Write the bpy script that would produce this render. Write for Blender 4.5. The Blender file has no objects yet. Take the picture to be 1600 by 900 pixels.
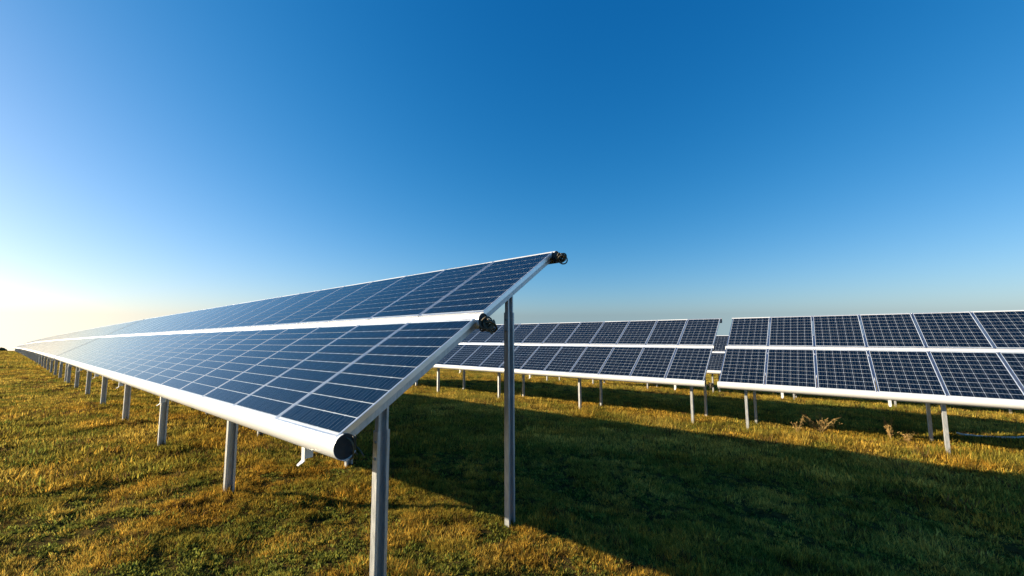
import bpy, bmesh, math, random
import numpy as np
from mathutils import Matrix, Vector

scene = bpy.context.scene
R = math.radians
random.seed(7)
rng = np.random.default_rng(11)

# ------------------------------------------------------------------ camera
CAM_H = 1.79
PITCH, ROLL = 5.33, 0.28
cam_data = bpy.data.cameras.new('camera')
cam = bpy.data.objects.new('camera', cam_data)
scene.collection.objects.link(cam)
scene.camera = cam
cam_data.sensor_fit = 'HORIZONTAL'
cam_data.sensor_width = 36.0
cam_data.lens = 612.98 / 1600.0 * 36.0
cam_data.clip_start = 0.05
cam_data.clip_end = 6000.0
cam.matrix_world = (Matrix.Translation((0, 0, CAM_H)) @ Matrix.Rotation(R(90 + PITCH), 4, 'X')
                    @ Matrix.Rotation(R(-ROLL), 4, 'Z'))

# ------------------------------------------------------------------ axes of the solar field
ALPHA = R(51.98)
ROW = Vector((-math.sin(ALPHA), math.cos(ALPHA), 0))     # along the rows, away to the left
UPH = Vector((math.cos(ALPHA), math.sin(ALPHA), 0))      # across the rows, uphill side of the tilt

# ------------------------------------------------------------------ sun and sky
PHI = R(59.0)
sun_h = (ROW * math.tan(PHI) - UPH).normalized()
SUN_EL = math.atan(0.545 * math.cos(PHI))
sun_dir = Vector((sun_h.x * math.cos(SUN_EL), sun_h.y * math.cos(SUN_EL), math.sin(SUN_EL)))
sun_data = bpy.data.lights.new('sun', 'SUN')
sun_data.energy = 5.0
sun_data.angle = R(0.5)
sun_data.color = (1.0, 0.86, 0.62)
sun = bpy.data.objects.new('sun', sun_data)
scene.collection.objects.link(sun)
sun.rotation_euler = (-sun_dir).to_track_quat('-Z', 'Y').to_euler()
sun.location = (-30, 5, 30)

world = bpy.data.worlds.new('World')
scene.world = world
world.use_nodes = True
wn = world.node_tree
sky = wn.nodes.new('ShaderNodeTexSky')
sky.sky_type = 'NISHITA'
sky.sun_disc = False
sky.sun_elevation = SUN_EL
sky.sun_rotation = math.atan2(sun_h.x, sun_h.y)
sky.altitude = 200
sky.air_density = 1.0
sky.dust_density = 0.75
sky.ozone_density = 2.3
# even colour grade of the whole sky: the photograph's deep, clean blue (less red in the dark blue, fuller blue)
def wmath(op, a, b=None):
    n = wn.nodes.new('ShaderNodeMath'); n.operation = op
    for i, x in enumerate((a, b)):
        if x is None: continue
        if isinstance(x, (int, float)): n.inputs[i].default_value = x
        else: wn.links.new(x, n.inputs[i])
    return n.outputs[0]
KR, BA, BB, BC = 4.2, 1.02, 1.9, 0.8
ssep = wn.nodes.new('ShaderNodeSeparateColor'); scmb = wn.nodes.new('ShaderNodeCombineColor')
wn.links.new(sky.outputs[0], ssep.inputs[0])
# past the brow of the hill the sky simply goes on as it is at the horizon
wtc = wn.nodes.new('ShaderNodeTexCoord'); wsx = wn.nodes.new('ShaderNodeSeparateXYZ'); wcx = wn.nodes.new('ShaderNodeCombineXYZ')
wn.links.new(wtc.outputs['Generated'], wsx.inputs[0])
wn.links.new(wsx.outputs[0], wcx.inputs[0]); wn.links.new(wsx.outputs[1], wcx.inputs[1])
wn.links.new(wmath('MAXIMUM', wsx.outputs[2], 0.022), wcx.inputs[2])
wn.links.new(wcx.outputs[0], sky.inputs[0])
sr2 = wmath('MULTIPLY', ssep.outputs[0], ssep.outputs[0])
wn.links.new(wmath('MULTIPLY', wmath('DIVIDE', wmath('MULTIPLY', sr2, ssep.outputs[0]), wmath('ADD', sr2, KR)), 0.98), scmb.inputs[0])
wn.links.new(wmath('MULTIPLY', ssep.outputs[1], 1.015), scmb.inputs[1])
wn.links.new(wmath('MULTIPLY', ssep.outputs[2], wmath('ADD', wmath('DIVIDE', BB, wmath('ADD', ssep.outputs[2], BC)), BA)), scmb.inputs[2])
wn.links.new(scmb.outputs[0], wn.nodes['Background'].inputs[0])
wn.nodes['Background'].inputs[1].default_value = 0.050

scene.render.engine = 'CYCLES'
vs = scene.view_settings
vs.view_transform = 'Standard'
vs.look = 'None'
vs.gamma = 1.0
vs.exposure = 1.28
vs.use_curve_mapping = False

# ------------------------------------------------------------------ helpers
COL = scene.collection

def link(o, parent=None):
    COL.objects.link(o)
    if parent is not None:
        o.parent = parent
    return o

def mesh_obj(name, me, parent=None, loc=None, rot=None):
    o = bpy.data.objects.new(name, me)
    link(o, parent)
    if loc is not None: o.location = loc
    if rot is not None: o.rotation_euler = rot
    return o

def tag(o, label=None, cat=None, group=None, kind=None):
    if label: o['label'] = label
    if cat: o['category'] = cat
    if group: o['group'] = group
    if kind: o['kind'] = kind
    return o

def empty(name, loc):
    e = bpy.data.objects.new(name, None)
    e.empty_display_size = 0.2
    e.location = loc
    COL.objects.link(e)
    return e

class MB:
    """collects boxes, bars, swept profiles and tubes into one mesh"""
    def __init__(self):
        self.v, self.f = [], []
    def add(self, vs_, fs):
        n = len(self.v)
        self.v += [tuple(p) for p in vs_]
        self.f += [tuple(i + n for i in f) for f in fs]
    def box(self, lo, hi):
        (a, b, c), (d, e, g) = lo, hi
        self.add([(a,b,c),(d,b,c),(d,e,c),(a,e,c),(a,b,g),(d,b,g),(d,e,g),(a,e,g)],
                 [(0,3,2,1),(4,5,6,7),(0,1,5,4),(1,2,6,5),(2,3,7,6),(3,0,4,7)])
    def sweep_x(self, prof, x0, x1, closed=True, caps=False):
        """profile of (y, z) swept along x"""
        n = len(prof)
        vs_ = [(x0, y, z) for y, z in prof] + [(x1, y, z) for y, z in prof]
        fs = []
        for i in range(n if closed else n - 1):
            j = (i + 1) % n
            fs.append((i, j, n + j, n + i))
        if caps:
            fs.append(tuple(range(n - 1, -1, -1))); fs.append(tuple(range(n, 2 * n)))
        self.add(vs_, fs)
    def sweep_z(self, prof, z0, z1, caps=True):
        n = len(prof)
        vs_ = [(x, y, z0) for x, y in prof] + [(x, y, z1) for x, y in prof]
        fs = [(i, (i + 1) % n, n + (i + 1) % n, n + i) for i in range(n)]
        if caps:
            fs.append(tuple(range(n - 1, -1, -1))); fs.append(tuple(range(n, 2 * n)))
        self.add(vs_, fs)
    def bar(self, a, b, w, h, up=Vector((0, 0, 1))):
        a, b = Vector(a), Vector(b)
        d = (b - a).normalized()
        s = d.cross(up).normalized() * (w / 2)
        t = s.cross(d).normalized() * (h / 2)
        self.add([a-s-t, a+s-t, a+s+t, a-s+t, b-s-t, b+s-t, b+s+t, b-s+t],
                 [(0,3,2,1),(4,5,6,7),(0,1,5,4),(1,2,6,5),(2,3,7,6),(3,0,4,7)])
    def tube(self, pts, rad, n=6, caps=True):
        pts = [Vector(p) for p in pts]
        base = len(self.v)
        prev = None
        for k, p in enumerate(pts):
            d = (pts[min(k + 1, len(pts) - 1)] - pts[max(k - 1, 0)]).normalized()
            ref = prev if prev is not None else (Vector((0, 0, 1)) if abs(d.z) < .9 else Vector((1, 0, 0)))
            s = (ref - d * ref.dot(d)).normalized(); prev = s
            t = d.cross(s)
            rr = rad[k] if isinstance(rad, (list, tuple)) else rad
            for i in range(n):
                a = 2 * math.pi * i / n
                self.v.append(tuple(p + (s * math.cos(a) + t * math.sin(a)) * rr))
        for k in range(len(pts) - 1):
            for i in range(n):
                j = (i + 1) % n
                self.f.append((base+k*n+i, base+k*n+j, base+(k+1)*n+j, base+(k+1)*n+i))
        if caps:
            self.f.append(tuple(base + i for i in range(n - 1, -1, -1)))
            e = base + (len(pts) - 1) * n
            self.f.append(tuple(e + i for i in range(n)))
    def mesh(self, name, mat, smooth=False):
        me = bpy.data.meshes.new(name)
        me.from_pydata(self.v, [], self.f)
        bm = bmesh.new(); bm.from_mesh(me)
        bmesh.ops.recalc_face_normals(bm, faces=bm.faces)
        bm.to_mesh(me); bm.free()
        me.materials.append(mat)
        if smooth:
            for p in me.polygons: p.use_smooth = True
        return me

# ------------------------------------------------------------------ materials
def new_mat(name):
    m = bpy.data.materials.new(name)
    m.use_nodes = True
    nt = m.node_tree
    return m, nt, nt.nodes['Principled BSDF']

def ramp(nt, stops, interp='LINEAR'):
    r = nt.nodes.new('ShaderNodeValToRGB')
    r.color_ramp.interpolation = interp
    el = r.color_ramp.elements
    while len(el) < len(stops): el.new(0.5)
    for e, (p, c) in zip(el, stops):
        e.position = p; e.color = (*c, 1)
    return r

def noise(nt, scale, detail=4, rough=0.6, coord='Object', vec_scale=None):
    tc = nt.nodes.new('ShaderNodeTexCoord')
    n = nt.nodes.new('ShaderNodeTexNoise')
    n.inputs['Scale'].default_value = scale
    n.inputs['Detail'].default_value = detail
    n.inputs['Roughness'].default_value = rough
    if vec_scale:
        mp = nt.nodes.new('ShaderNodeMapping')
        mp.inputs['Scale'].default_value = vec_scale
        nt.links.new(tc.outputs[coord], mp.inputs[0]); nt.links.new(mp.outputs[0], n.inputs['Vector'])
    else:
        nt.links.new(tc.outputs[coord], n.inputs['Vector'])
    return n

def metal_mat(name, c0, c1, r0, r1, scale, metallic=1.0, vec_scale=None, bump=0.0):
    m, nt, b = new_mat(name)
    n = noise(nt, scale, 5, 0.65, vec_scale=vec_scale)
    cr = ramp(nt, [(0.3, c0), (0.7, c1)])
    nt.links.new(n.outputs['Fac'], cr.inputs[0]); nt.links.new(cr.outputs[0], b.inputs['Base Color'])
    mr = nt.nodes.new('ShaderNodeMapRange')
    mr.inputs['To Min'].default_value = r0; mr.inputs['To Max'].default_value = r1
    nt.links.new(n.outputs['Fac'], mr.inputs[0]); nt.links.new(mr.outputs[0], b.inputs['Roughness'])
    b.inputs['Metallic'].default_value = metallic
    if bump:
        bp = nt.nodes.new('ShaderNodeBump'); bp.inputs['Strength'].default_value = bump
        bp.inputs['Distance'].default_value = 0.003
        nt.links.new(n.outputs['Fac'], bp.inputs['Height']); nt.links.new(bp.outputs[0], b.inputs['Normal'])
    return m

M_FRAME = metal_mat('anodised_aluminium', (0.62, 0.63, 0.65), (0.78, 0.78, 0.78), 0.28, 0.45, 6.0)
M_RAIL = metal_mat('white_coated_rail', (0.70, 0.70, 0.69), (0.82, 0.81, 0.79), 0.30, 0.45, 3.0, metallic=0.15, vec_scale=(0.25, 4, 4))
M_POST = metal_mat('galvanised_steel', (0.42, 0.43, 0.44), (0.66, 0.66, 0.65), 0.35, 0.6, 14.0, metallic=0.6, vec_scale=(3, 3, 0.6), bump=0.25)
M_BOLT = metal_mat('zinc_bolt', (0.3, 0.3, 0.3), (0.5, 0.5, 0.48), 0.3, 0.5, 30.0)
M_HOLLOW_DARK = metal_mat('painted_hollow_dark', (0.012, 0.012, 0.013), (0.03, 0.03, 0.03), 0.5, 0.7, 12.0, metallic=0)  # near-black colour standing in for the shade inside the open rails
M_CABLE = metal_mat('dusty_cable', (0.02, 0.018, 0.012), (0.14, 0.105, 0.05), 0.5, 0.75, 25.0, metallic=0)
M_PIPE = metal_mat('pale_pipe', (0.72, 0.72, 0.68), (0.82, 0.82, 0.78), 0.4, 0.6, 8.0, metallic=0)

# white backsheet seen through the glass between the cells
m, nt, b = new_mat('backsheet_under_glass')
n_ = noise(nt, 5.0, 3, 0.6)
cr = ramp(nt, [(0.3, (0.45, 0.50, 0.56)), (0.7, (0.60, 0.64, 0.68))])
nt.links.new(n_.outputs['Fac'], cr.inputs[0]); nt.links.new(cr.outputs[0], b.inputs['Base Color'])
b.inputs['Roughness'].default_value = 0.09
b.inputs['Coat Weight'].default_value = 0.3
M_SHEET = m
# the underside of the panels
M_BACK = metal_mat('panel_back', (0.10, 0.10, 0.11), (0.14, 0.14, 0.14), 0.5, 0.6, 4.0, metallic=0)

# polycrystalline silicon behind glass
m, nt, b = new_mat('silicon_cell')
tc = nt.nodes.new('ShaderNodeTexCoord')
oi = nt.nodes.new('ShaderNodeObjectInfo')
off = nt.nodes.new('ShaderNodeVectorMath'); off.operation = 'ADD'
sc = nt.nodes.new('ShaderNodeVectorMath'); sc.operation = 'SCALE'; sc.inputs['Scale'].default_value = 37.0
cmb = nt.nodes.new('ShaderNodeCombineXYZ')
nt.links.new(oi.outputs['Random'], cmb.inputs[0]); nt.links.new(oi.outputs['Random'], cmb.inputs[1])
nt.links.new(cmb.outputs[0], sc.inputs[0])
nt.links.new(tc.outputs['Object'], off.inputs[0]); nt.links.new(sc.outputs[0], off.inputs[1])
vo = nt.nodes.new('ShaderNodeTexVoronoi'); vo.inputs['Scale'].default_value = 85.0
nt.links.new(off.outputs[0], vo.inputs['Vector'])
cr = ramp(nt, [(0.0, (0.0010, 0.0036, 0.0105)), (0.55, (0.0017, 0.0064, 0.018)), (1.0, (0.003, 0.0115, 0.030))])
sep = nt.nodes.new('ShaderNodeSeparateColor')
nt.links.new(vo.outputs['Color'], sep.inputs[0]); nt.links.new(sep.outputs[0], cr.inputs[0])
# slow tone drift from cell to cell
ns = nt.nodes.new('ShaderNodeTexNoise'); ns.inputs['Scale'].default_value = 5.0; ns.inputs['Detail'].default_value = 1.0
nt.links.new(off.outputs[0], ns.inputs['Vector'])
mul = nt.nodes.new('ShaderNodeMix'); mul.data_type = 'RGBA'; mul.blend_type = 'MULTIPLY'; mul.inputs[0].default_value = 1.0
cr2 = ramp(nt, [(0.3, (0.65, 0.75, 0.85)), (0.7, (1.2, 1.15, 1.0))])
nt.links.new(ns.outputs['Fac'], cr2.inputs[0])
nt.links.new(cr.outputs[0], mul.inputs[6]); nt.links.new(cr2.outputs[0], mul.inputs[7])
# three silver busbars per cell, along the long side of the panel (UV v runs across)
uv = nt.nodes.new('ShaderNodeUVMap'); uv.uv_map = 'cell'
sx = nt.nodes.new('ShaderNodeSeparateXYZ'); nt.links.new(uv.outputs[0], sx.inputs[0])
m3 = nt.nodes.new('ShaderNodeMath'); m3.operation = 'MULTIPLY'; m3.inputs[1].default_value = 3.0
fr = nt.nodes.new('ShaderNodeMath'); fr.operation = 'FRACT'
sb = nt.nodes.new('ShaderNodeMath'); sb.operation = 'SUBTRACT'; sb.inputs[1].default_value = 0.5
ab = nt.nodes.new('ShaderNodeMath'); ab.operation = 'ABSOLUTE'
lt = nt.nodes.new('ShaderNodeMath'); lt.operation = 'LESS_THAN'; lt.inputs[1].default_value = 0.016
for a_, b_ in ((m3, fr), (fr, sb), (sb, ab), (ab, lt)): nt.links.new(a_.outputs[0], b_.inputs[0])
nt.links.new(sx.outputs[0], m3.inputs[0])
mb = nt.nodes.new('ShaderNodeMix'); mb.data_type = 'RGBA'
mb.inputs[7].default_value = (0.17, 0.20, 0.24, 1)
nt.links.new(lt.outputs[0], mb.inputs[0]); nt.links.new(mul.outputs[2], mb.inputs[6])
nt.links.new(mb.outputs[2], b.inputs['Base Color'])
b.inputs['IOR'].default_value = 1.36
# dusty glass: uneven roughness
nd = nt.nodes.new('ShaderNodeTexNoise'); nd.inputs['Scale'].default_value = 3.0; nd.inputs['Detail'].default_value = 5
nt.links.new(off.outputs[0], nd.inputs['Vector'])
mr = nt.nodes.new('ShaderNodeMapRange'); mr.inputs['To Min'].default_value = 0.04; mr.inputs['To Max'].default_value = 0.11
nt.links.new(nd.outputs['Fac'], mr.inputs[0]); nt.links.new(mr.outputs[0], b.inputs['Roughness'])
M_CELL = m

# ------------------------------------------------------------------ terrain
def vnoise(x, y, seed=0):
    """smooth value noise in 0..1, numpy arrays"""
    xi, yi = np.floor(x).astype(np.int64), np.floor(y).astype(np.int64)
    fx, fy = x - xi, y - yi
    fx, fy = fx*fx*(3-2*fx), fy*fy*(3-2*fy)
    def h(i, j):
        n = (i * 374761393 + j * 668265263 + seed * 974711) & 0x7fffffff
        n = ((n ^ (n >> 13)) * 1274126177) & 0x7fffffff
        return ((n ^ (n >> 16)) & 0xffff) / 65535.0
    return ((h(xi, yi)*(1-fx) + h(xi+1, yi)*fx)*(1-fy) + (h(xi, yi+1)*(1-fx) + h(xi+1, yi+1)*fx)*fy)

def fbm(x, y, seed=0, oct_=4):
    s, a, t = 0, 1.0, 0
    for k in range(oct_):
        s = s + a * vnoise(x * 2**k, y * 2**k, seed + k * 17); t += a; a *= 0.5
    return s / t

def row_drop(u):
    up = np.maximum(u, 0)
    return 0.0193 * u + 0.6 * (up / 90.0) ** 1.5 + 0.0000012 * np.maximum(up - 230, 0) ** 2.6

def ground_uv(u, v, detail=True):
    u, v = np.asarray(u, float), np.asarray(v, float)
    z = -row_drop(u) - 0.076 * v
    z = z - 0.00012 * np.maximum(v - 30, 0) ** 2
    # towards the camera side (before the first row) the hill levels off
    w = np.maximum(1.0 - v, 0)
    z = z - 0.05 * w * np.clip(w / 10, 0, 1)
    if detail:
        fade = 1.0 / (1 + (np.hypot(u, v) / 60) ** 2)
        z = z + fade * (0.10 * (fbm(u * 0.45, v * 0.45, 3, 3) - 0.5) + 0.14 * (fbm(u * 1.2, v * 2.2, 5, 3) - 0.5) + 0.035 * (fbm(u * 4.5, v * 4.5, 6, 2) - 0.5))
    return z

def to_world(u, v):
    return (ROW.x * u + UPH.x * v, ROW.y * u + UPH.y * v)

def spaced(lo, hi, step, grow):
    a = [0.0]; s = step
    while a[-1] < hi: a.append(a[-1] + s); s *= grow
    b = [0.0]; s = step
    while b[-1] > lo: b.append(b[-1] - s); s *= grow
    return np.array(sorted(set(b[1:] + a)))
U = spaced(-260, 900, 0.11, 1.035) + 3.0
V = spaced(-500, 500, 0.11, 1.035) + 3.0
uu, vv = np.meshgrid(U, V, indexing='ij')
zz = ground_uv(uu, vv)
wx, wy = to_world(uu, vv)
nu, nv = len(U), len(V)
verts = np.stack([wx, wy, zz], -1).reshape(-1, 3)
ii = np.arange(nu * nv).reshape(nu, nv)
quads = np.stack([ii[:-1, :-1], ii[:-1, 1:], ii[1:, 1:], ii[1:, :-1]], -1).reshape(-1, 4)
me = bpy.data.meshes.new('ground')
me.from_pydata(verts.tolist(), [], quads.tolist())
for p_ in me.polygons: p_.use_smooth = True
m, nt, b = new_mat('dry_turf')
n1 = noise(nt, 0.55, 6, 0.6); n2 = noise(nt, 9.0, 6, 0.7); n3 = noise(nt, 55.0, 3, 0.7)
c1 = ramp(nt, [(0.30, (0.040, 0.036, 0.018)), (0.5, (0.10, 0.072, 0.026)), (0.70, (0.07, 0.062, 0.022))])
c2 = ramp(nt, [(0.32, (0.35, 0.36, 0.40)), (0.5, (0.9, 0.9, 0.85)), (0.68, (1.6, 1.4, 1.1))])
nt.links.new(n1.outputs['Fac'], c1.inputs[0]); nt.links.new(n2.outputs['Fac'], c2.inputs[0])
mx = nt.nodes.new('ShaderNodeMix'); mx.data_type = 'RGBA'; mx.blend_type = 'MULTIPLY'; mx.inputs[0].default_value = 1
nt.links.new(c1.outputs[0], mx.inputs[6]); nt.links.new(c2.outputs[0], mx.inputs[7])
nt.links.new(mx.outputs[2], b.inputs['Base Color'])
b.inputs['Roughness'].default_value = 1.0; b.inputs['Specular IOR Level'].default_value = 0.0
ad = nt.nodes.new('ShaderNodeMath'); ad.operation = 'ADD'
nt.links.new(n2.outputs['Fac'], ad.inputs[0]); nt.links.new(n3.outputs['Fac'], ad.inputs[1])
bp = nt.nodes.new('ShaderNodeBump'); bp.inputs['Strength'].default_value = 0.9; bp.inputs['Distance'].default_value = 0.04
nt.links.new(ad.outputs[0], bp.inputs['Height']); nt.links.new(bp.outputs[0], b.inputs['Normal'])
me.materials.append(m)
ground = mesh_obj('ground', me)
tag(ground, kind='structure')

# ------------------------------------------------------------------ solar tables
TILT = R(30.61)
W_PITCH, P_W, P_L, SEAM = 1.01, 0.996, 1.577, 0.137
H_EDGE = 1.235            # lower panel edge above the ground under it
FR_D = 0.042              # frame depth
CY, CX = 10, 6

# -- shared meshes of a panel, in panel coordinates: x across, y up the slope, z out of the glass
mbx = MB()
lip = 0.016
mbx.box((-P_W/2 + lip, lip, -0.010), (P_W/2 - lip, P_L - lip, -0.003))
ME_SHEET = mbx.mesh('panel_laminate', M_SHEET)
ME_SHEET.materials.append(M_BACK)
for p_ in ME_SHEET.polygons:
    if p_.normal.z < -0.5: p_.material_index = 1
mbx = MB()
mbx.box((-P_W/2, 0, -FR_D), (-P_W/2 + lip, P_L, 0))
mbx.box((P_W/2 - lip, 0, -FR_D), (P_W/2, P_L, 0))
mbx.box((-P_W/2 + lip, 0, -FR_D), (P_W/2 - lip, lip, -0.0005))
mbx.box((-P_W/2 + lip, P_L - lip, -FR_D), (P_W/2 - lip, P_L, -0.0005))
ME_FRAME = mbx.mesh('panel_frame', M_FRAME)

mx0, my0 = 0.026, 0.034
cell_px = (P_W - 2 * mx0) / CX
cell_py = (P_L - 2 * my0) / CY
gx, gy = 0.0056, 0.0070
cw, ch = cell_px - gx, cell_py - gy

def cell_mesh(name, centres):
    """thin chamfered wafers, each with a UV square of its own"""
    me = bpy.data.meshes.new(name)
    vs_, fs, uvs = [], [], []
    c = 0.006
    for (x, y) in centres:
        ring = [(-cw/2 + c, -ch/2), (cw/2 - c, -ch/2), (cw/2, -ch/2 + c), (cw/2, ch/2 - c),
                (cw/2 - c, ch/2), (-cw/2 + c, ch/2), (-cw/2, ch/2 - c), (-cw/2, -ch/2 + c)]
        n = len(vs_)
        vs_ += [(x + a, y + b_, 0.0) for a, b_ in ring] + [(x + a, y + b_, -0.0015) for a, b_ in ring]
        fs.append(tuple(n + i for i in range(8)))
        uvs += [(a / cw + .5, b_ / ch + .5) for a, b_ in ring]
        for i in range(8):
            j = (i + 1) % 8
            fs.append((n + i, n + 8 + i, n + 8 + j, n + j))
            for k in (i, i, j, j): uvs.append((ring[k][0] / cw + .5, ring[k][1] / ch + .5))
    me.from_pydata(vs_, [], fs)
    lay = me.uv_layers.new(name='cell')
    lay.data.foreach_set('uv', np.array(uvs, dtype=np.float32).ravel())
    me.materials.append(M_CELL)
    return me
cell_spots = [(-P_W/2 + mx0 + cell_px * (i + .5), my0 + cell_py * (k + .5)) for k in range(CY) for i in range(CX)]
ME_CELL = cell_mesh('cell', [(0, 0)])
ME_CELLS = cell_mesh('cells', cell_spots)

# -- post: cold rolled C section with lips, local z up, foot at z = 0 below the turf
def c_profile(w, d, lipw, t):
    # open towards +y
    return [(-w/2, -d/2), (w/2, -d/2), (w/2, d/2), (w/2 - lipw, d/2), (w/2 - lipw, d/2 - t), (w/2 - t, d/2 - t),
            (w/2 - t, -d/2 + t), (-w/2 + t, -d/2 + t), (-w/2 + t, d/2 - t), (-w/2 + lipw, d/2 - t), (-w/2 + lipw, d/2), (-w/2, d/2)]
POST_PROF = c_profile(0.106, 0.058, 0.024, 0.004)
SLEEVE_PROF = c_profile(0.088, 0.046, 0.018, 0.004)
def post_meshes(length, name):
    """post driven into the soil and the slimmer sleeve bolted in its top"""
    a = MB(); a.sweep_z([(y, -x) for x, y in POST_PROF], -0.45, length - 0.20)
    b_ = MB(); b_.sweep_z([(y, -x) for x, y in SLEEVE_PROF], length - 0.55, length)
    bo = MB()
    for z in (length - 0.28, length - 0.40):
        for x in (-0.056, 0.056):
            s = 1 if x > 0 else -1
            pr = [(0.011 * math.cos(k * math.pi / 3), 0.011 * math.sin(k * math.pi / 3)) for k in range(6)]
            bt = MB(); bt.sweep_x([(y, z + zz_) for y, zz_ in pr], x - 0.004 * s, x + 0.008 * s, True, True)
            bo.add([(y, -x_, z_b) for x_, y, z_b in bt.v], bt.f)
    return a.mesh(name, M_POST), b_.mesh(name + '_sleeve', M_POST), bo.mesh(name + '_bolts', M_BOLT)

Y_F, Y_R = 0.415, 1.985
RAIL_R = 0.088
def plane_z(y):           # underside level of the rafters' top for local y
    return H_EDGE + y * math.tan(TILT)
RAF_OFF = 0.080           # rafter axis below the glass, along the normal
def raf_z(y): return plane_z(y) - RAF_OFF / math.cos(TILT)
PM_F = post_meshes(raf_z(Y_F) - 0.005, 'front_post')
PM_R = post_meshes(raf_z(Y_R) + 0.12 - 0.005, 'rear_post')

def tn(t, n):
    """slope coordinates (up the slope, out of the glass) -> local (y, z)"""
    return (t * math.cos(TILT) - n * math.sin(TILT), H_EDGE + t * math.sin(TILT) + n * math.cos(TILT))

def rail_profile(tc_, nc, r, a0, a1, th=0.003, n=20):
    out = [(tc_ + r * math.cos(R(a0 + (a1 - a0) * k / n)), nc + r * math.sin(R(a0 + (a1 - a0) * k / n))) for k in range(n + 1)]
    inn = [(tc_ + (r - th) * math.cos(R(a0 + (a1 - a0) * k / n)), nc + (r - th) * math.sin(R(a0 + (a1 - a0) * k / n))) for k in range(n, -1, -1)]
    return [tn(t, n_) for t, n_ in out + inn]

T_TOP = 2 * P_L + SEAM
RAILS = [  # name, centre t, centre n, radius, arc start, arc end
    ('lower_rail', 0.010, -0.087, 0.087, 70, 300),
    ('middle_rail', P_L + SEAM / 2, -0.066, 0.076, -60, 240),
    ('upper_rail', T_TOP - 0.010, -0.080, 0.080, -100, 110),
]
cache = {}
def table_meshes(ncol):
    if ncol in cache: return cache[ncol]
    L = ncol * W_PITCH
    out = {}
    for nm, t, n, r, a0, a1 in RAILS:
        k = MB(); k.sweep_x(rail_profile(t, n, r, a0, a1), -L - 0.018, 0.018, True, True)
        if nm == 'lower_rail':      # folded drip edge along its underside
            ly, lz = tn(0.010 + r * math.cos(R(255)), n + r * math.sin(R(255)))
            k.box((-L - 0.018, ly - 0.030, lz - 0.010), (0.018, ly + 0.004, lz - 0.004))
        me = k.mesh(nm, M_RAIL)
        for p_ in me.polygons:
            p_.use_smooth = len(p_.vertices) == 4
        me.set_sharp_from_angle(angle=R(40))
        ring = [tn(t + (r - .0035) * math.cos(R(q)), n + (r - .0035) * math.sin(R(q))) for q in range(0, 360, 20)]
        c = MB(); c.sweep_x(ring, -0.010, 0.008, True, True)  # black disc filling the open end, painted darkness of the hollow
        d = MB(); d.sweep_x(ring, -L - 0.008, -L + 0.010, True, True)
        out[nm] = (me, c.mesh(nm + '_end_dark', M_HOLLOW_DARK), d.mesh(nm + '_far_end_dark', M_HOLLOW_DARK))
    cache[ncol] = out
    return out

# rafter (one per pair of posts) and diagonal brace
mbx = MB()
ya, za = tn(0.02, -RAF_OFF); yb, zb = tn(T_TOP - 0.02, -RAF_OFF)
mbx.bar((0, ya, za), (0, yb, zb), 0.05, 0.06)
ME_RAFTER = mbx.mesh('rafter', M_POST)
# little folded bracket under the lower rail
mbx = MB()
y0, z0 = tn(-0.055, -0.165)
mbx.box((-0.026, y0 - 0.004, z0 - 0.085), (0.026, y0 + 0.002, z0 + 0.03))
mbx.add([(-0.026, y0 - 0.004, z0 - 0.085), (0.026, y0 - 0.004, z0 - 0.085), (0.012, y0 - 0.04, z0 - 0.11), (-0.018, y0 - 0.04, z0 - 0.11),
         (-0.026, y0 + 0.002, z0 - 0.089), (0.026, y0 + 0.002, z0 - 0.089), (0.012, y0 - 0.04, z0 - 0.115), (-0.018, y0 - 0.04, z0 - 0.115)],
        [(0,1,2,3),(7,6,5,4),(0,4,5,1),(1,5,6,2),(2,6,7,3),(3,7,4,0)])
mbx.box((0.018, y0 + 0.003, z0 - 0.07), (0.024, y0 + 0.06, z0 + 0.03))
ME_BRACKET = mbx.mesh('bracket', M_RAIL)

def cable_mesh(seed, size=0.075, loops=7, rad=0.0085):
    rr = random.Random(seed)
    k = MB()
    for i in range(loops):
        a = Vector((rr.uniform(-1, 1), rr.uniform(-1, 1), rr.uniform(-1, 1))).normalized()
        b_ = a.cross(Vector((rr.uniform(-1, 1), rr.uniform(-1, 1), rr.uniform(-1, 1)))).normalized()
        c = Vector((rr.uniform(-.3, .3), rr.uniform(-.4, .4), rr.uniform(-.3, .3))) * size
        r1, r2 = size * rr.uniform(.55, 1.0), size * rr.uniform(.35, .8)
        pts = [c + a * r1 * math.cos(q) + b_ * r2 * math.sin(q) for q in np.linspace(0, rr.uniform(4.5, 6.2), 13)]
        k.tube(pts, rad, 6)
    return k.mesh('cable_bundle', M_CABLE, True)

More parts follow.
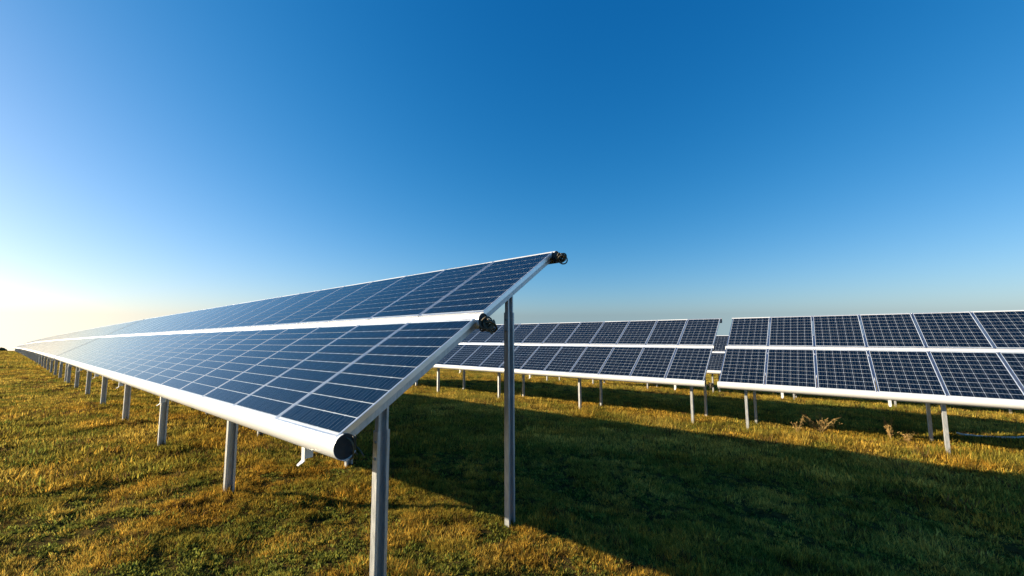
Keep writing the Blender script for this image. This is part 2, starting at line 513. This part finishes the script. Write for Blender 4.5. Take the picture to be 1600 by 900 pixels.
N_CELL_PANELS = 5
def make_table(u_end, v_row, ncol, posts, label, group, zoff, slope, brackets=None, rich=False):
    """u_end: the end towards the camera's right; the table runs from there along ROW"""
    x, y = to_world(u_end, v_row)
    z = zoff
    root = empty('solar_table', (x, y, z))
    # local x points back along the row (towards -ROW), local y = UPH, following the fall of the ground along the row
    root.rotation_euler = (0, slope, ALPHA - math.pi / 2)
    tag(root, label, 'solar table', group)
    ms = table_meshes(ncol)
    for nm, *_ in RAILS:
        o = mesh_obj(nm, ms[nm][0], root)
        mesh_obj('rail_end_dark', ms[nm][1], o)
        mesh_obj('rail_end_dark', ms[nm][2], o)
    rich_left = N_CELL_PANELS
    for j in range(ncol):
        for k in range(2):
            t0 = k * (P_L + SEAM)
            yy, zz_ = tn(t0, 0)
            jit = rng.normal(0, 1, 3)
            o = mesh_obj('solar_panel', ME_SHEET, root, (-(j + .5) * W_PITCH + jit[0] * .0006, yy, zz_ + jit[1] * 0.0006),
                         (TILT + jit[2] * 0.0007, jit[1] * 0.0009, 0))
            mesh_obj('panel_frame', ME_FRAME, o)
            if rich and (j, k) in ((0, 0), (0, 1), (1, 0), (1, 1), (2, 0)):
                for (cx_, cy_) in cell_spots:
                    mesh_obj('cell', ME_CELL, o, (cx_, cy_, -0.0012))
            else:
                tag(mesh_obj('cells', ME_CELLS, o, (0, 0, -0.0012)), kind='stuff')
    for pu in posts:
        for (yy, pm) in ((Y_F, PM_F), (Y_R, PM_R)):
            o = mesh_obj('post', pm[0], root, (-pu, yy, 0 if yy == Y_F else -0.12), (0, -slope, 0))
            mesh_obj('sleeve', pm[1], o)
            tag(mesh_obj('bolts', pm[2], o), kind='stuff')
        mesh_obj('rafter', ME_RAFTER, root, (-pu + 0.066, 0, 0))
    if brackets:
        for bu in brackets:
            mesh_obj('bracket', ME_BRACKET, root, (-bu, 0, 0))
    return root

def mid(ps): return [(a + b_) / 2 for a, b_ in zip(ps[:-1], ps[1:])]

GAP = 0.336
U1, V1, Z1 = 2.555, 1.403, -0.7425 + CAM_H
U2, V2, Z2 = 2.145, 11.372, -1.5009 + CAM_H
NC = 24
LT = NC * W_PITCH
p_first = [0.14, 3.32, 6.76, 10.22, 13.70, 17.17, 20.65, 23.95]
p_std = [0.44 + 3.337 * k for k in range(8)]

ROW1 = 'solar tables in the front row running off to the left'
labels1 = ['nearest solar table, large two-tier panels with open rail ends facing the viewer',
           'second solar table of the front row, directly behind the nearest table',
           'third solar table of the front row, bleached by glare along the left slope',
           'fourth solar table of the front row, a thin pale sliver towards the left',
           'fifth solar table of the front row, far along the pale wedge',
           'sixth solar table of the front row, two before the skyline',
           'seventh solar table of the front row, next to last before the skyline',
           'last solar table of the front row, tip of the wedge at the left edge']
u = U1
z = Z1 - H_EDGE
ref = float(row_drop(np.array(U1)))
for k, lb in enumerate(labels1):
    d0 = float(row_drop(np.array(u))); d1 = float(row_drop(np.array(u + LT)))
    make_table(u, V1, NC, p_first if k == 0 else p_std, lb, ROW1, z - (d0 - ref), -math.atan((d1 - d0) / LT),
               [0.55] + mid(p_first)[1:] if k == 0 else mid(p_std), rich=(k == 0))
    u += LT + (GAP if k else 0.30)

ROW2 = 'solar tables in the second row'
sl2 = 0.0165
nr = 13
make_table(U2 - nr * W_PITCH, V2, nr, sorted(nr * W_PITCH - (0.53 + 3.474 * k) for k in range(4)),
           'solar table right of the narrow gap in the second row, cut by the right edge', ROW2,
           Z2 - H_EDGE + sl2 * nr * W_PITCH, -math.atan(sl2), [nr * W_PITCH - q for q in (1.35, 3.2, 6.7, 10.2)])
p2 = [0.44 + 3.474 * k for k in range(7)]
make_table(U2 + GAP, V2, NC, p2, 'solar table left of the narrow gap in the second row, behind the tall rear post', ROW2,
           Z2 - H_EDGE - sl2 * GAP, -math.atan(sl2), [0.75] + mid(p2)[1:])

ROW3 = 'solar tables in the third row'
V3 = V2 + 10.5
Z3 = Z2 - 0.80
make_table(-9.3, V3, NC, p_std, 'solar table of the third row, glimpsed through the narrow gap in the second row', ROW3,
           Z3 - H_EDGE + sl2 * (9.3 + U2), -math.atan(sl2), None)

# cable bundles hanging from the open rail ends of the nearest table (they are tied to that table)
near = [o for o in bpy.data.objects if o.name == 'solar_table'][0]
for i, (t, n, s) in enumerate(((P_L + SEAM / 2 - 0.02, -0.105, 0.075), (T_TOP - 0.02, -0.095, 0.07))):
    yy, zz_ = tn(t, n)
    mesh_obj('cable_bundle', cable_mesh(3 + i, s * 1.1, 11, 0.0085), near, (0.075, yy, zz_))
yy, zz_ = tn(0.03, -0.09)
k = MB()
for i in range(4):
    pts = [(0.03 + 0.05 * math.sin(q * 1.3 + i), yy + 0.02 * i - 0.02 + 0.05 * q / 3, zz_ + 0.05 - 0.05 * q + 0.02 * math.sin(2 * q + i)) for q in np.linspace(0, 3, 9)]
    k.tube(pts, 0.006, 6)
mesh_obj('cable_bundle', k.mesh('cable_loose', M_CABLE, True), near)
# cables in the gap of the second row
left2 = [o for o in bpy.data.objects if o.get('label', '').startswith('solar table left')][0]
yy, zz_ = tn(0.03, -0.10)
mesh_obj('cable_bundle', cable_mesh(9, 0.085, 12, 0.009), left2, (0.14, yy, zz_ - .04))

# ------------------------------------------------------------------ pale pipe lying in the shade of the second row
def px_ground(px, py):
    """ground point under a spot measured in the photograph (survey of positions only)"""
    f = 612.98
    cr_, sr_ = math.cos(R(-ROLL)), math.sin(R(-ROLL))
    x_, y_ = px - 800, py - 450
    X = (x_ * cr_ + y_ * sr_) / f; Y = -(-x_ * sr_ + y_ * cr_) / f
    c_, s_ = math.cos(R(PITCH)), math.sin(R(PITCH))
    d = Vector((X, c_ - Y * s_, s_ + Y * c_))
    du, dv = d.dot(ROW), d.dot(UPH)
    k_ = -CAM_H / (d.z + .0193 * du + .076 * dv)
    return k_ * du, k_ * dv
u0, v0 = px_ground(1497, 686)
u1, v1 = px_ground(1600, 689)
pts = []
for q in np.linspace(0, 2.4, 26):
    a_, b_ = u0 + (u1 - u0) * q, v0 + (v1 - v0) * q + 0.09 * math.sin(q * 5)
    pts.append((*to_world(a_, b_), float(ground_uv(a_, b_)) + 0.075))
k = MB(); k.tube(pts, 0.022, 8)
tag(mesh_obj('pipe', k.mesh('pipe', M_PIPE, True)), 'thin pale pipe lying on the shaded ground under the second row', 'pipe')

# ------------------------------------------------------------------ turf
def turf_mat(name, rough=0.75):
    m = bpy.data.materials.new(name); m.use_nodes = True
    nt = m.node_tree; nt.nodes.clear()
    out = nt.nodes.new('ShaderNodeOutputMaterial')
    at = nt.nodes.new('ShaderNodeAttribute'); at.attribute_type = 'INSTANCER'; at.attribute_name = 'tint'
    bl = nt.nodes.new('ShaderNodeAttribute'); bl.attribute_type = 'GEOMETRY'; bl.attribute_name = 'blade'
    mx = nt.nodes.new('ShaderNodeMix'); mx.data_type = 'RGBA'; mx.blend_type = 'MULTIPLY'; mx.inputs[0].default_value = 1
    nt.links.new(at.outputs['Color'], mx.inputs[6]); nt.links.new(bl.outputs['Color'], mx.inputs[7])
    d = nt.nodes.new('ShaderNodeBsdfDiffuse'); t = nt.nodes.new('ShaderNodeBsdfTranslucent')
    ms_ = nt.nodes.new('ShaderNodeMixShader'); ms_.inputs[0].default_value = 0.38
    nt.links.new(mx.outputs[2], d.inputs[0]); nt.links.new(mx.outputs[2], t.inputs[0])
    nt.links.new(d.outputs[0], ms_.inputs[1]); nt.links.new(t.outputs[0], ms_.inputs[2])
    nt.links.new(ms_.outputs[0], out.inputs[0])
    return m
M_TURF = turf_mat('grass_blade')

def blade_mesh(name, blades):
    """blades: list of (root, direction, length, width, bend, colour)"""
    vs_, fs, cols = [], [], []
    for (rx, ry, az, lean, ln, wd, bend, colr) in blades:
        n = len(vs_)
        dx, dy = math.cos(az), math.sin(az)
        sx_, sy_ = -dy, dx
        px_, py_, pz_ = rx, ry, -0.01
        a = lean
        seg = 3
        for s in range(seg + 1):
            w_ = wd * (1 - (s / seg) ** 1.6) * .5 + (0.0003 if s == seg else 0)
            if s == 0: w_ = wd * .35
            vs_.append((px_ - sx_ * w_, py_ - sy_ * w_, pz_)); vs_.append((px_ + sx_ * w_, py_ + sy_ * w_, pz_))
            cols += [colr, colr]
            st = ln / seg
            px_ += dx * math.sin(a) * st; py_ += dy * math.sin(a) * st; pz_ += math.cos(a) * st
            a += bend / seg
        for s in range(seg):
            fs.append((n + 2*s, n + 2*s + 1, n + 2*s + 3, n + 2*s + 2))
    me = bpy.data.meshes.new(name)
    me.from_pydata(vs_, [], fs)
    ca = me.color_attributes.new('blade', 'FLOAT_COLOR', 'POINT')
    ca.data.foreach_set('color', np.array([(*c, 1) for c in cols], dtype=np.float32).ravel())
    me.materials.append(M_TURF)
    return me

def tuft(seed, n, rad, hmin, hmax, wd, lean, bend):
    rr = random.Random(seed)
    bl = []
    for i in range(n):
        r_ = rad * math.sqrt(rr.random()); a = rr.uniform(0, 2 * math.pi)
        g = rr.uniform(.35, 1.6); warm = rr.uniform(-.15, .15)
        bl.append((r_ * math.cos(a), r_ * math.sin(a), a + rr.gauss(0, .9), abs(rr.gauss(0, lean)), rr.uniform(hmin, hmax),
                   wd * rr.uniform(.6, 1.3), rr.uniform(.1, bend), (g * (1 + warm), g, g * (1 - warm))))
    return bl

turf_col = bpy.data.collections.new('turf_sources')      # not linked to the scene: only instanced
def src(name, bl):
    o = bpy.data.objects.new(name, blade_mesh(name, bl)); turf_col.objects.link(o); return o
for i in range(4): src('a_dry_%d' % i, tuft(20 + i, 40, .055, .02, .068, .0070, .55, 1.2))      # 0-3 dry tufts
for i in range(3): src('b_leaf_%d' % i, tuft(40 + i, 24, .05, .015, .042, .018, .75, .9))          # 4-6 leafy rosettes
for i in range(3): src('c_mat_%d' % i, tuft(60 + i, 80, .20, .035, .10, .014, .75, 1.0))          # 7-9 wide mats for farther off
for i in range(3): src('d_tall_%d' % i, tuft(80 + i, 26, .09, .14, .34, .010, .30, .9))          # 10-12 tall dry grass

def scatter(n_try, u_lo, u_hi, v_lo, v_hi, keep):
    u_ = rng.uniform(u_lo, u_hi, n_try); v_ = rng.uniform(v_lo, v_hi, n_try)
    x_, y_ = to_world(u_, v_)
    k_ = keep(u_, v_, x_, y_)
    return u_[k_], v_[k_]

def in_view(x_, y_, margin=1.2):
    # the wedge a visitor near the camera could look into
    return (y_ > -margin) & (np.abs(x_) < 2.3 * (y_ + 2.2) + 1.0)

parts = []
def dist_band(lo, hi, dens):
    area = (2 * hi) ** 2
    n_ = int(area * dens)
    x_ = rng.uniform(-hi, hi, n_); y_ = rng.uniform(-1.5, hi, n_)   # half square is enough
    n_keep = np.ones(len(x_), bool)
    r_ = np.hypot(x_, y_)
    n_keep &= (r_ >= lo) & (r_ < hi) & in_view(x_, y_)
    x_, y_ = x_[n_keep], y_[n_keep]
    u_ = x_ * ROW.x + y_ * ROW.y; v_ = x_ * UPH.x + y_ * UPH.y
    return u_, v_

def add_points(u_, v_, kind, scl):
    parts.append((u_, v_, kind, scl))

TURF_D = (620, 330, 60, 9, 1.6)
def turf_layers():
    for lo, hi, dens, mode in ((1.2, 5.5, 640, 0), (5.5, 10, 340, 0), (7.5, 20, 52, 1), (20, 45, 14, 1), (45, 110, 2.6, 1), (110, 330, 0.35, 1)):
        n_dens = dens * (2 * hi) / (hi + 1.5)       # the band sampler spreads over half the square
        u_, v_ = dist_band(lo, hi, dens * (hi + 1.5) / (2 * hi))
        n_ = len(u_)
        wet = fbm(u_ * .8 + 11, v_ * .8, 31, 4)
        if mode == 0:
            leaf = rng.random(n_) < np.clip((wet - .42) * 3.0, .06, .7)
            kd = np.where(leaf, rng.integers(4, 7, n_), rng.integers(0, 4, n_))
            sc_ = rng.uniform(.6, 1.25, n_) * (0.65 + .8 * fbm(u_ * 1.3, v_ * 1.3, 77, 3))
            if lo > 5: sc_ *= 1.25
            # worn spots where the turf is thin or gone, and lush cushions
            thin = fbm(u_ * 2.3 + 40, v_ * 2.9, 123, 3)
            worn = rng.random(n_) < np.clip((.46 - thin) * 7, 0, .93)
            kd = np.where(worn, rng.integers(4, 7, n_), kd)
            sc_ = np.where(worn, rng.uniform(.6, 1.15, n_), sc_ * (0.62 + .45 * np.clip((thin - .45) * 4, 0, 1)))
            keep = ~worn | (rng.random(n_) < .92)
            u_, v_, kd, sc_ = u_[keep], v_[keep], kd[keep], sc_[keep]
        else:
            kd = rng.integers(7, 10, n_)
            sc_ = rng.uniform(.7, 1.3, n_) * (1.0 if hi < 50 else (1.9 if hi < 120 else 3.2))
        add_points(u_, v_, kd, sc_)
turf_layers()
# taller uncut grass before the posts of the second row and of the third
n_ = 5200
u_ = rng.uniform(-9, 24, n_); v_ = 11.2 + rng.normal(0, .55, n_)
k_ = rng.random(n_) < np.clip((fbm(u_ * .9, v_ * .9, 91, 3) - .32) * 3.2, 0.05, 1)
add_points(u_[k_], v_[k_], rng.integers(10, 13, k_.sum()), rng.uniform(.35, .95, k_.sum()))
n_ = 2600
u_ = rng.uniform(-12, 24, n_); v_ = 21.4 + rng.normal(0, .6, n_)
add_points(u_, v_, rng.integers(10, 13, n_), rng.uniform(.4, 1.0, n_))
# a few stragglers round the posts of the front row
n_ = 220
u_ = rng.choice(np.array(p_first) + U1, n_) + rng.normal(0, .14, n_); v_ = V1 + Y_F + rng.normal(0, .12, n_)
add_points(u_, v_, rng.integers(10, 13, n_), rng.uniform(.2, .5, n_))

u_ = np.concatenate([p[0] for p in parts]); v_ = np.concatenate([p[1] for p in parts])
kd = np.concatenate([p[2] for p in parts]).astype(np.int32); sc_ = np.concatenate([p[3] for p in parts])
N = len(u_)
z_ = ground_uv(u_, v_)
x_, y_ = to_world(u_, v_)
# colour of each tuft: straw, ochre, olive and fresh green in drifting patches
pa = fbm(u_ * .55, v_ * .55, 5, 4); pb = fbm(u_ * 1.7 + 5, v_ * 1.7, 9, 3); pc = rng.random(N)
straw = np.array([.56, .385, .072]); ochre = np.array([.49, .290, .042]); olive = np.array([.24, .22, .036]); green = np.array([.095, .13, .024]); brown = np.array([.13, .075, .028])
k1 = np.clip((pa - .36) / .28, 0, 1)[:, None]; k2 = np.clip((pb - .38) / .26, 0, 1)[:, None]
tint = (straw * (1 - k1) + ochre * k1) * (1 - k2 * .75) + olive * k2 * .75
gsel = ((kd >= 4) & (kd < 7))[:, None]
tint = np.where(gsel, green * .45 + olive * .6 * (pc[:, None] + .4) + brown * .15, tint)
bs = (pc < .13)[:, None] & ~gsel
tint = np.where(bs, brown, tint)
gs = ((pc > .86) & (pb > .45))[:, None]
tint = np.where(gs, olive * .5 + green * .7, tint)
tint = tint * rng.uniform(.55, 1.4, N)[:, None]
pm_ = bpy.data.meshes.new('turf')
pm_.vertices.add(N)
pm_.vertices.foreach_set('co', np.stack([x_, y_, z_], -1).astype(np.float32).ravel())
def attr(name, typ, arr, key):
    a = pm_.attributes.new(name, typ, 'POINT'); a.data.foreach_set(key, arr.ravel())
attr('idx', 'INT', kd, 'value')
attr('scl', 'FLOAT', sc_.astype(np.float32), 'value')
rot = np.stack([rng.normal(0, .08, N), rng.normal(0, .08, N), rng.uniform(0, 6.283, N)], -1).astype(np.float32)
attr('rot', 'FLOAT_VECTOR', rot, 'vector')
attr('tint', 'FLOAT_COLOR', np.concatenate([tint, np.ones((N, 1))], -1).astype(np.float32), 'color')
turf = mesh_obj('turf', pm_)
tag(turf, 'dry yellow and olive grass covering the sloping field', 'grass', kind='stuff')
ng = bpy.data.node_groups.new('turf_scatter', 'GeometryNodeTree')
ng.interface.new_socket('Geometry', in_out='INPUT', socket_type='NodeSocketGeometry')
ng.interface.new_socket('Geometry', in_out='OUTPUT', socket_type='NodeSocketGeometry')
gi = ng.nodes.new('NodeGroupInput'); go = ng.nodes.new('NodeGroupOutput')
iop = ng.nodes.new('GeometryNodeInstanceOnPoints')
ci = ng.nodes.new('GeometryNodeCollectionInfo')
ci.inputs['Collection'].default_value = turf_col
ci.inputs['Separate Children'].default_value = True
ci.inputs['Reset Children'].default_value = True
iop.inputs['Pick Instance'].default_value = True
def named(n_, t_):
    a = ng.nodes.new('GeometryNodeInputNamedAttribute'); a.data_type = t_; a.inputs['Name'].default_value = n_
    return a.outputs['Attribute']
e2r = ng.nodes.new('FunctionNodeEulerToRotation')
ng.links.new(named('rot', 'FLOAT_VECTOR'), e2r.inputs[0])
ng.links.new(gi.outputs[0], iop.inputs['Points'])
ng.links.new(ci.outputs[0], iop.inputs['Instance'])
ng.links.new(named('idx', 'INT'), iop.inputs['Instance Index'])
ng.links.new(e2r.outputs[0], iop.inputs['Rotation'])
ng.links.new(named('scl', 'FLOAT'), iop.inputs['Scale'])
ng.links.new(iop.outputs[0], go.inputs[0])
md = turf.modifiers.new('scatter', 'NODES'); md.node_group = ng
print('turf tufts', N)

# ------------------------------------------------------------------ single weeds
def weed_mat(name, c0, c1):
    m, nt, b = new_mat(name)
    n = noise(nt, 30, 3, .6)
    cr_ = ramp(nt, [(0.3, c0), (0.7, c1)])
    nt.links.new(n.outputs['Fac'], cr_.inputs[0]); nt.links.new(cr_.outputs[0], b.inputs['Base Color'])
    b.inputs['Roughness'].default_value = .8; b.inputs['Specular IOR Level'].default_value = .15
    return m
M_WEED = weed_mat('dry_weed', (.27, .15, .05), (.46, .30, .11))
M_STEM = weed_mat('weed_stem', (.20, .13, .05), (.28, .20, .08))
def weed(px, py, h, spread, nst, seed, label):
    rr = random.Random(seed)
    a_, b_ = px_ground(px, py)
    x, y = to_world(a_, b_)
    root = empty('weed', (x, y, float(ground_uv(a_, b_))))
    tag(root, label, 'weed', 'dry weeds before the second row')
    for s in range(nst):
        az = rr.uniform(0, 6.283); ln = h * rr.uniform(.6, 1.0)
        pts = []
        for q in np.linspace(0, 1, 6):
            r_ = spread * q ** 1.5 * rr.uniform(.85, 1.1)
            pts.append((r_ * math.cos(az), r_ * math.sin(az), ln * q - .02))
        k = MB(); k.tube(pts, [.009 * (1 - .6 * i / 5) for i in range(6)], 5)
        st = mesh_obj('stem', k.mesh('stem', M_STEM, True), root)
        k = MB()
        for i in range(24):
            q = rr.uniform(.25, .999) * 5; j = int(q); p = Vector(pts[j]).lerp(Vector(pts[j + 1]), q - j)
            d = Vector((rr.gauss(0, 1), rr.gauss(0, 1), rr.gauss(.5, .7))).normalized()
            s_ = d.cross(Vector((rr.gauss(0, 1), rr.gauss(0, 1), rr.gauss(0, 1)))).normalized()
            l_ = rr.uniform(.02, .06); w_ = l_ * .16
            p = p + d * .01
            k.add([p, p + d * l_ * .5 + s_ * w_, p + d * l_, p + d * l_ * .5 - s_ * w_], [(0, 1, 2, 3)])
        mesh_obj('leaves', k.mesh('leaves', M_WEED), st)
weed(1283, 679, .55, .40, 20, 1, 'wide bushy dry weed before the second row, right of the gap post')
weed(1247, 679, .42, .14, 6, 2, 'small upright weed just left of the wide bushy weed')
weed(1393, 690, .58, .12, 9, 3, 'narrow brown weed standing alone in the shade of the right-hand table')
weed(1420, 693, .30, .16, 6, 4, 'low pale weed between the narrow brown weed and the rear post')

# ------------------------------------------------------------------ far thicket on the brow of the hill, at the left edge
k = MB()
rr = random.Random(5)
uh = 238.0
for i in range(11000):
    v = 0.3 - 44 * rr.random()
    hmax = 3.4 + 1.6 * math.sin(v * .35) + 1.0 * math.sin(v * 1.1 + 1)
    h = hmax * min(1, (.6 - v) / 3) * rr.random() ** .8
    a_ = uh + rr.gauss(0, 1.2)
    x, y = to_world(a_, v)
    p = Vector((x, y, float(ground_uv(a_, v, False)) + h - .2))
    d = Vector((rr.gauss(0, 1), rr.gauss(0, 1), rr.gauss(0, 1))).normalized()
    e = d.cross(Vector((rr.gauss(0, 1), rr.gauss(0, 1), rr.gauss(0, 1)))).normalized()
    w_ = rr.uniform(.25, .5)
    k.add([p - d * w_, p + e * w_ * .6, p + d * w_, p - e * w_ * .6], [(0, 1, 2, 3)])
tag(mesh_obj('thicket', k.mesh('thicket', weed_mat('thicket_leaf', (.035, .05, .018), (.07, .08, .03)))),
    'dark far-off thicket on the skyline at the left edge', 'thicket', kind='stuff')
